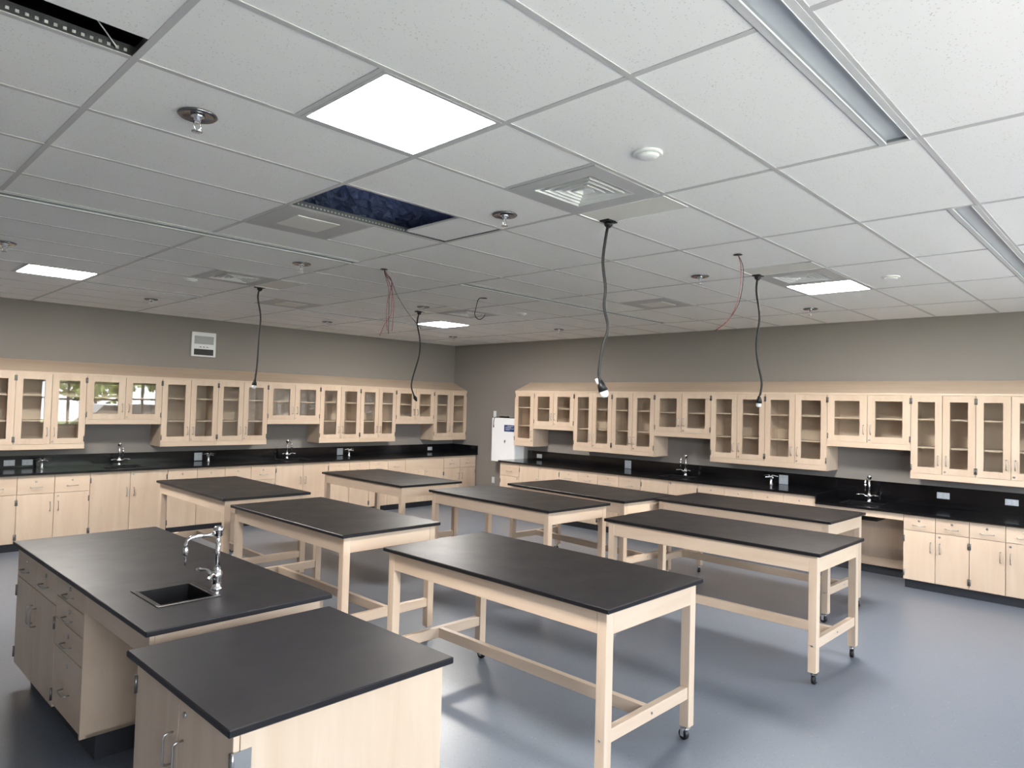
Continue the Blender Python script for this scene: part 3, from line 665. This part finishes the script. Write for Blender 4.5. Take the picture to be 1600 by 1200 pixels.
def gas_tap(label, loc, rz):
    t = thing('gas_turret', label, 'gas tap', (loc[0], loc[1], loc[2]+0.0006), rz, 'chrome gas taps')
    place('post', cached('gp', lambda: MB().lathe([(0.024, 0), (0.024, 0.006), (0.015, 0.012), (0.013, 0.085), (0.016, 0.09), (0.016, 0.108), (0.008, 0.112)], n=16).mesh('gas_post', 'chrome')), t)
    for s in (-1, 1):
        place('nozzle', cached(('gn', s), lambda: MB().tube([(0, 0, 0.098), (0.02*s, -0.02, 0.098), (0.045*s, -0.05, 0.098), (0.05*s, -0.055, 0.085)], [0.01, 0.01, 0.007, 0.006], 8).mesh('gas_nozzle', 'chrome')), t)
        place('lever', cached(('gl', s), lambda: MB().tube([(0.02*s, -0.015, 0.104), (0.02*s, -0.015, 0.12), (0.024*s, -0.015, 0.124), (0.095*s, -0.012, 0.112)], [0.008, 0.008, 0.006, 0.004], 8).mesh('gas_lever', 'chrome')), t)
gas_tap('low chrome gas tap on the intercom wall counter beside two outlets', (7.0, 0.2, ZC), PI)
gas_tap('low chrome gas tap below the intercom', (4.93, 0.2, ZC), PI)
gas_tap('low chrome gas tap on the intercom wall counter nearest the corner', (2.53, 0.2, ZC), PI)
gas_tap('low chrome gas tap beside the square outlet on the steel box wall', (0.2, 6.62, ZC), PI/2)

# ------------------------------------------------------------------ outlets, intercom, steel box
def outlet(label, loc, rz, w_, h_, n):
    t = thing('wall_outlet', label, 'outlet', loc, rz, 'wall outlets')
    MB().box(-w_/2, w_/2, -0.006, 0, -h_/2, h_/2, 0.002).build('cover', 'plate', t)
    for k in range(n):
        c = (k-(n-1)/2)*(w_/n*0.82)
        MB().box(c-0.012, c+0.012, -0.0075, -0.006, -0.018, 0.018, 0.001).build('socket', 'white', t)
        MB().box(c-0.005, c-0.003, -0.0082, -0.0074, -0.006, 0.006).box(c+0.003, c+0.005, -0.0082, -0.0074, -0.006, 0.006).build('contact_slots', 'slot_mark', t)
ZO = 0.988
for x, w_, h_, n, lab in [(7.307, 0.114, 0.072, 2, 'wide outlet at the picture edge of the intercom wall splash'), (7.12, 0.114, 0.072, 2, 'wide outlet between another outlet and a gas tap'), (5.01, 0.115, 0.115, 2, 'square outlet plate below the intercom'), (2.6, 0.115, 0.115, 2, 'square outlet plate beside the gas tap nearest the corner'), (0.597, 0.112, 0.066, 2, 'small outlet in the splash closest to the room corner')]:
    outlet(lab, (x, 0.0205, ZO), PI, w_, h_, n)
for y, z, w_, h_, n, lab in [(2.367, ZO, 0.12, 0.07, 2, 'wide outlet in the splash just after the white steel box'), (4.24, ZO, 0.12, 0.125, 2, 'square outlet plate in the middle of the high splash'), (6.713, ZO-0.005, 0.12, 0.12, 2, 'square outlet plate beside the gas tap above the high counter'), (8.55, 0.973, 0.127, 0.072, 2, 'wide outlet in the lowered splash nearer the tap'), (9.19, 0.97, 0.12, 0.066, 2, 'wide outlet in the lowered splash at the picture edge')]:
    outlet(lab, (0.0205, y, z), PI/2, w_, h_, n)
for z, lab in ((1.7, 'small white switch plate on the wall above the steel box'), (0.455, 'small white outlet low on the wall beside the corner base cabinet')):
    outlet(lab, (0.0005, 1.2, z), PI/2, 0.075, 0.115, 1)
t = thing('wall_intercom', 'white square wall intercom with grey speaker and black display', 'intercom', (4.995, 0, 2.655), PI)
MB().box(-0.178, 0.178, -0.03, -0.001, -0.182, 0.182, 0.005).build('housing', 'white', t)
MB().box(-0.142, 0.142, -0.034, -0.03, 0.005, 0.125, 0.002).build('speaker_grille', 'grey', t)
MB().box(-0.142, 0.142, -0.034, -0.03, -0.158, -0.07, 0.002).build('display', 'black', t)
for dx in (-0.05, 0.0, 0.05): MB().box(dx-0.012, dx+0.012, -0.0325, -0.03, -0.045, -0.032).build('indicator', 'slot_mark', t)
t = thing('steel_wall_box', 'white steel box with blue label on the wall near the room corner', 'steel box', (0, 1.39, 0.84), PI/2)
MB().box(0, 0.585, -0.245, -0.001, 0, 0.795, 0.004).build('body', 'white', t)
MB().box(0.002, 0.583, -0.262, -0.2455, 0.003, 0.792, 0.003).build('door', 'white', t)
lb = MB().box(0.32, 0.578, -0.2635, -0.262, 0.555, 0.675).build('sticker', 'blue', t)
mk = MB()
for zz, a, b in ((0.65, 0.40, 0.55), (0.63, 0.35, 0.50), (0.605, 0.36, 0.56), (0.585, 0.35, 0.46)): mk.box(a, b, -0.2642, -0.2635, zz, zz+0.006)
mk.build('print', 'plate', lb)
MB().tube([(0.345, -0.262, 0.385), (0.345, -0.268, 0.385)], 0.014, 10).box(0.335, 0.35, -0.27, -0.266, 0.355, 0.385).build('key_latch', 'nickel', t)
tc = thing('power_adapter', 'black power adapter and cord lying on the white steel box', 'adapter', (0.12, 1.5, 1.636))
MB().box(-0.03, 0.03, -0.035, 0.035, 0, 0.03, 0.005).build('adapter_body', 'black', tc)
MB().box(-0.04, 0.03, 0.07, 0.16, 0, 0.03, 0.005).build('adapter_block', 'black', tc)
MB().tube(smooth([(0.0, -0.03, 0.012), (0.08, -0.05, 0.012), (0.13, -0.045, 0.008), (0.149, -0.05, -0.03), (0.15, -0.06, -0.1), (0.15, -0.06, -0.13)]), 0.005, 6).box(0.144, 0.156, -0.068, -0.052, -0.18, -0.13, 0.003).build('cord', 'cord', tc)
MB().tube(smooth([(0.0, 0.03, 0.008), (0.04, 0.1, 0.006), (0.06, 0.25, 0.006), (0.05, 0.4, 0.006)]), 0.006, 6).build('cord', 'cord', tc)

# ------------------------------------------------------------------ island and end cabinet
ZI = 0.914
t = thing('island_bench', 'black-topped wooden island with drawers, knee space and sink', 'lab bench', (7.7076, 6.243, 0), 0.0115)
hw_, hl = 0.4331, 1.184
def bevel(o, w_=0.004):
    b = o.modifiers.new('edge', 'BEVEL'); b.width = w_; b.segments = 2; b.limit_method = 'ANGLE'; return o
sx, sy = 7.845-7.7076, 6.945-6.243; SHX, SHY = 0.135, 0.165
def flatten(block, t):
    for ch in list(block.children):
        ch.parent = t; ch.matrix_basis = block.matrix_basis @ ch.matrix_basis
    bpy.data.objects.remove(block)
bevel(MB().slab(-hw_, hw_, -hl, hl, ZI-0.025, ZI, [(sx-SHX, sx+SHX, sy-SHY, sy+SHY)]).build('worktop', 'black_top', t))
zt_ = ZI-0.0255; fx = hw_-0.028
def face(y0): return (fx, y0, 0)                             # local frame with x along +y, front at -y -> +x
isl = bpy.data.objects.new('cabinet_block', None); COL.objects.link(isl); isl.parent = t; isl.location = (fx-DB*0+0.0, 0, 0); isl.rotation_euler = (0, 0, PI/2)
ya, yb, yc = -1.155, -0.245, 0.27
ZKI = 0.15
c = MB(); b = 0.018; dep = 2*fx
c.box(ya, ya+b, 0.021, dep, ZKI, zt_).box(yb-b, yb, 0.021, dep, ZKI, zt_).box(yc-b, yc, 0.0, dep, ZKI, zt_).box(ya, yc, 0.03, dep, ZKI, ZKI+b).box(ya, yc, dep-b, dep, ZKI, zt_)
c.build('carcass', 'wood_v', isl)
MB().box(ya+0.04, yc-0.06, 0.09, dep-0.06, 0, ZKI-0.001).build('toe_kick', 'toe', isl)
def idoor(x0, x1, z0, z1, hl_, lock): return plain_door(isl, x0, x1, z0, z1, hl_, True, lock, yf=0.0)
ym = (ya+yb)/2; zdv = 0.70
drawer(isl, ya, ym, zdv, zt_-0.004, yf=0.0); drawer(isl, ym, yb, zdv, zt_-0.004, yf=0.0)
idoor(ya, ym, ZKI, zdv-0.002, True, False); idoor(ym, yb, ZKI, zdv-0.002, False, False)
for z0, z1 in ((0.765, zt_-0.004), (0.645, 0.765), (0.50, 0.645), (0.17, 0.50)):
    d = drawer(isl, yb, yc, z0, z1, yf=0.0)
MB().box(yc+0.001, 1.145, 0.0, 0.02, zt_-0.105, zt_, 0.001).build('apron', 'wood_h', isl)
MB().box(1.125, 1.145, 0.021, dep, zt_-0.105, zt_, 0.001).build('apron', 'wood_y', isl)
MB().box(yc+0.001, 1.145, dep-0.02, dep, ZKI*0+0.0, zt_, 0.001).build('back_board', 'wood_v', isl)
flatten(isl, t)
sink('black sink sunk into the island top', 7.845-0.008, 6.945+0.002, SHX, SHY, ZI, rz=0.0115)

t = thing('end_cabinet', 'plain-sided wooden cabinet with black top, closest to the camera', 'cabinet', (7.8133, 8.0339, 0), 0.0059)
nw, nl = 0.4333, 0.4391
MB().box(-nw, nw, -nl, nl, ZI-0.025, ZI, 0.004).build('worktop', 'black_top', t)
ec = bpy.data.objects.new('cabinet_block', None); COL.objects.link(ec); ec.parent = t; ec.location = (nw-0.03, 0, 0); ec.rotation_euler = (0, 0, PI/2)
e = nl-0.03; dep = 2*(nw-0.03)
c = MB(); c.box(-e, -e+b, 0.021, dep, 0.0, zt_).box(e-b, e, 0.021, dep, 0.0, zt_, 0.001).box(-e+b, e-b, dep-b, dep, 0.0, zt_).box(-e+b, e-b, 0.022, 0.034, 0.1, zt_).box(-e+b, e-b, 0.034, dep-b, 0.1, 0.118)
c.build('carcass', 'wood_v', ec)
MB().box(-e+b, e-b, 0.08, 0.09, 0, 0.1).build('toe_kick', 'toe', ec)
plain_door(ec, -e, 0.0, 0.11, zt_-0.006, True, True, False, yf=0.0, hz=0.575)
d2 = plain_door(ec, 0.0, e, 0.11, zt_-0.006, False, True, False, yf=0.0, hz=0.575)
place('lock', lockm(), d2, (0.05, -0.02, 0.715))
for z in (0.80, 0.30): MB().box(e-0.0005, e+0.003, 0.0, 0.055, z-0.03, z+0.03).tube([(e+0.001, -0.003, z-0.032), (e+0.001, -0.003, z+0.032)], 0.006, 8).build('side_hinge', 'nickel', ec)

flatten(ec, t)

# ------------------------------------------------------------------ lab tables
TL, TWD = 1.8288, 0.9144
def lab_table(label, x, y, rz):
    t = thing('lab_table', label, 'lab table', (x, y, 0), rz, 'black-topped lab tables on casters')
    hx, hy = TWD/2, TL/2; ins = 0.03; lg = 0.058; zb = 0.086
    place('tabletop', cached('tt', lambda: MB().box(-hx, hx, -hy, hy, ZI-0.025, ZI, 0.004).mesh('tabletop', 'black_top')), t)
    ox, oy = hx-ins, hy-ins; zt = ZI-0.0255; za = zt-0.115
    for s in (-1, 1):
        place('apron', cached('apl', lambda: MB().box(-0.01, 0.01, -oy+lg, oy-lg, za, zt, 0.001).mesh('apron_long', 'wood_y')), t, (s*(ox-0.012), 0, 0))
        place('apron', cached('aps', lambda: MB().box(-ox+lg, ox-lg, -0.01, 0.01, za, zt, 0.001).mesh('apron_short', 'wood_h')), t, (0, s*(oy-0.0115), 0))
        place('end_stretcher', cached('es', lambda: MB().box(-ox+lg, ox-lg, -0.02, 0.02, 0.245, 0.312, 0.002).mesh('end_stretcher', 'wood_h')), t, (0, s*(oy-lg/2), 0))
        place('bolt', cached('bolt', lambda: MB().tube([(0, -0.002, 0), (0, 0.004, 0)], 0.007, 6).mesh('bolt', 'nickel')), t, (0.0, s*(oy-lg/2)+(0.02 if s > 0 else -0.022), 0.28))
    place('long_stretcher', cached('ls', lambda: MB().box(-0.02, 0.02, -oy+lg/2+0.021, oy-lg/2-0.021, 0.245, 0.311, 0.002).mesh('long_stretcher', 'wood_y')), t)
    for a in (-1, 1):
        for b_ in (-1, 1):
            L = place('leg', cached('leg', lambda: MB().box(-lg/2, lg/2, -lg/2, lg/2, zb, zt, 0.0025).mesh('leg', 'wood_v')), t, (a*(ox-lg/2), b_*(oy-lg/2), 0))
            ang = random.uniform(0, 6.28)
            def fork(): return MB().lathe([(0.016, zb), (0.016, zb-0.008), (0.008, zb-0.01), (0.008, zb-0.016)], n=10).box(-0.018, 0.018, -0.012, 0.026, zb-0.02, zb-0.016).box(-0.018, -0.0155, 0.004, 0.03, 0.022, zb-0.016).box(0.0155, 0.018, 0.004, 0.03, 0.022, zb-0.016).mesh('caster_fork', 'chrome')
            place('caster_fork', cached('fork', fork), L, (0, 0, 0), ang)
            def wheel():
                mb = MB(); mb.tube([(-0.013, 0.018, 0.031), (-0.010, 0.018, 0.031), (0.010, 0.018, 0.031), (0.013, 0.018, 0.031)], [0.027, 0.031, 0.031, 0.027], 18); return mb.mesh('caster_wheel', 'black')
            place('caster_wheel', cached('whl', wheel), L, (0, 0, 0), ang)
            place('bolt', CACHE['bolt'], L, (a*(lg/2+0.0), 0, 0.27), -a*PI/2)
TAB = [('lab table beside the plain-sided end cabinet, closest of all', 5.9723, 7.5905, -0.0023),
       ('lab table in front of the one beside the low sink counter', 3.8003, 7.7929, -0.0065),
       ('lab table right in front of the low sink knee space', 2.2701, 7.3464, -0.0182),
       ('lab table close to the high counter of the steel box wall', 2.6701, 5.4851, -0.0707),
       ('lab table in the middle of the room, between four others', 3.8416, 5.4208, -0.0409),
       ('lab table directly behind the sink island', 5.9644, 5.2595, 0.0033),
       ('lab table near the intercom wall, behind the island tap', 5.8575, 3.0588, -0.0128),
       ('lab table nearest the room corner by the intercom wall cabinets', 3.8289, 3.1617, -0.0301)]
for a in TAB: lab_table(*a)

# ------------------------------------------------------------------ outdoors behind the windows (seen mirrored in the glass doors)
struct(MB().box(-25, 35, YM+0.2, YM+6, -0.3, -0.15).build('ground', 'asphalt'))
struct(MB().box(-25, 35, YM+6, YM+9, -0.3, -0.14).build('ground_lawn', 'ground'))
struct(MB().box(-25, 35, YM+9, YM+17, -0.3, -0.145).build('ground_paving', 'tarmac'))
struct(MB().box(-25, 35, YM+17, YM+40, -0.3, -0.15).build('ground_lawn', 'ground'))
def tree(label, x, y, h, r, seed):
    rn = random.Random(seed); t = thing('tree', label, 'tree', (x, y, -0.15), 0, 'trees outside the windows')
    MB().tube([(0, 0, 0), (0.05, 0, h*0.3), (0, 0.05, h*0.62)], [0.2, 0.15, 0.09], 8).build('trunk', 'bark', t)
    mb = MB()
    for k in range(950):
        d = Vector((rn.gauss(0, 1), rn.gauss(0, 1), rn.gauss(0, 1))).normalized()*r*rn.uniform(0.5, 1.0); p = Vector((d.x, d.y, h*0.62+d.z*h*0.36/r))
        a = Vector((rn.gauss(0, 1), rn.gauss(0, 1), rn.gauss(0, 1))).normalized()*0.22; b_ = a.orthogonal().normalized()*0.15
        mb.add([p-a, p-b_, p+a, p+b_], [(0, 1, 2, 3)])
    c = mb.build('crown', 'leaf', t); c['kind'] = 'stuff'
for k, (x, y, h, r) in enumerate([(-1.6, 31, 5.6, 2.5), (3.6, 33, 6.2, 2.6), (-6.9, 33, 5.8, 2.6)]):
    tree('green leafy tree outside, mirrored in the cabinet glass', x, y, h, r, k)
def car(label, x, y):
    t = thing('parked_car', label, 'car', (x, y, -0.1499), 0); t.scale = (1.05, 1.0, 1.18)
    MB().prism([(-0.85, 0.35), (0.85, 0.35), (0.88, 0.6), (0.84, 0.85), (-0.84, 0.85), (-0.88, 0.6)], -2.2, 2.2).build('body', 'car', t)
    c = MB(); b0 = [(-1.5, -0.8, 0.85), (1.2, -0.8, 0.85), (1.2, 0.8, 0.85), (-1.5, 0.8, 0.85), (-1.0, -0.66, 1.42), (0.5, -0.66, 1.42), (0.5, 0.66, 1.42), (-1.0, 0.66, 1.42)]
    c.add(b0, [(0,3,2,1),(4,5,6,7),(0,1,5,4),(1,2,6,5),(2,3,7,6),(3,0,4,7)]).build('cabin_glass', 'car_glass', t)
    MB().box(-1.0, 0.5, -0.66, 0.66, 1.42, 1.46, 0.01).build('roof', 'car', t)
    for a in (-1.35, 1.35):
        for b_ in (-0.78, 0.78): MB().tube([(a, b_-0.09, 0.32), (a, b_+0.09, 0.32)], 0.32, 16).build('wheel', 'tyre', t)
car('white parked car outside, mirrored in the cabinet glass', 1.5, 16.9)
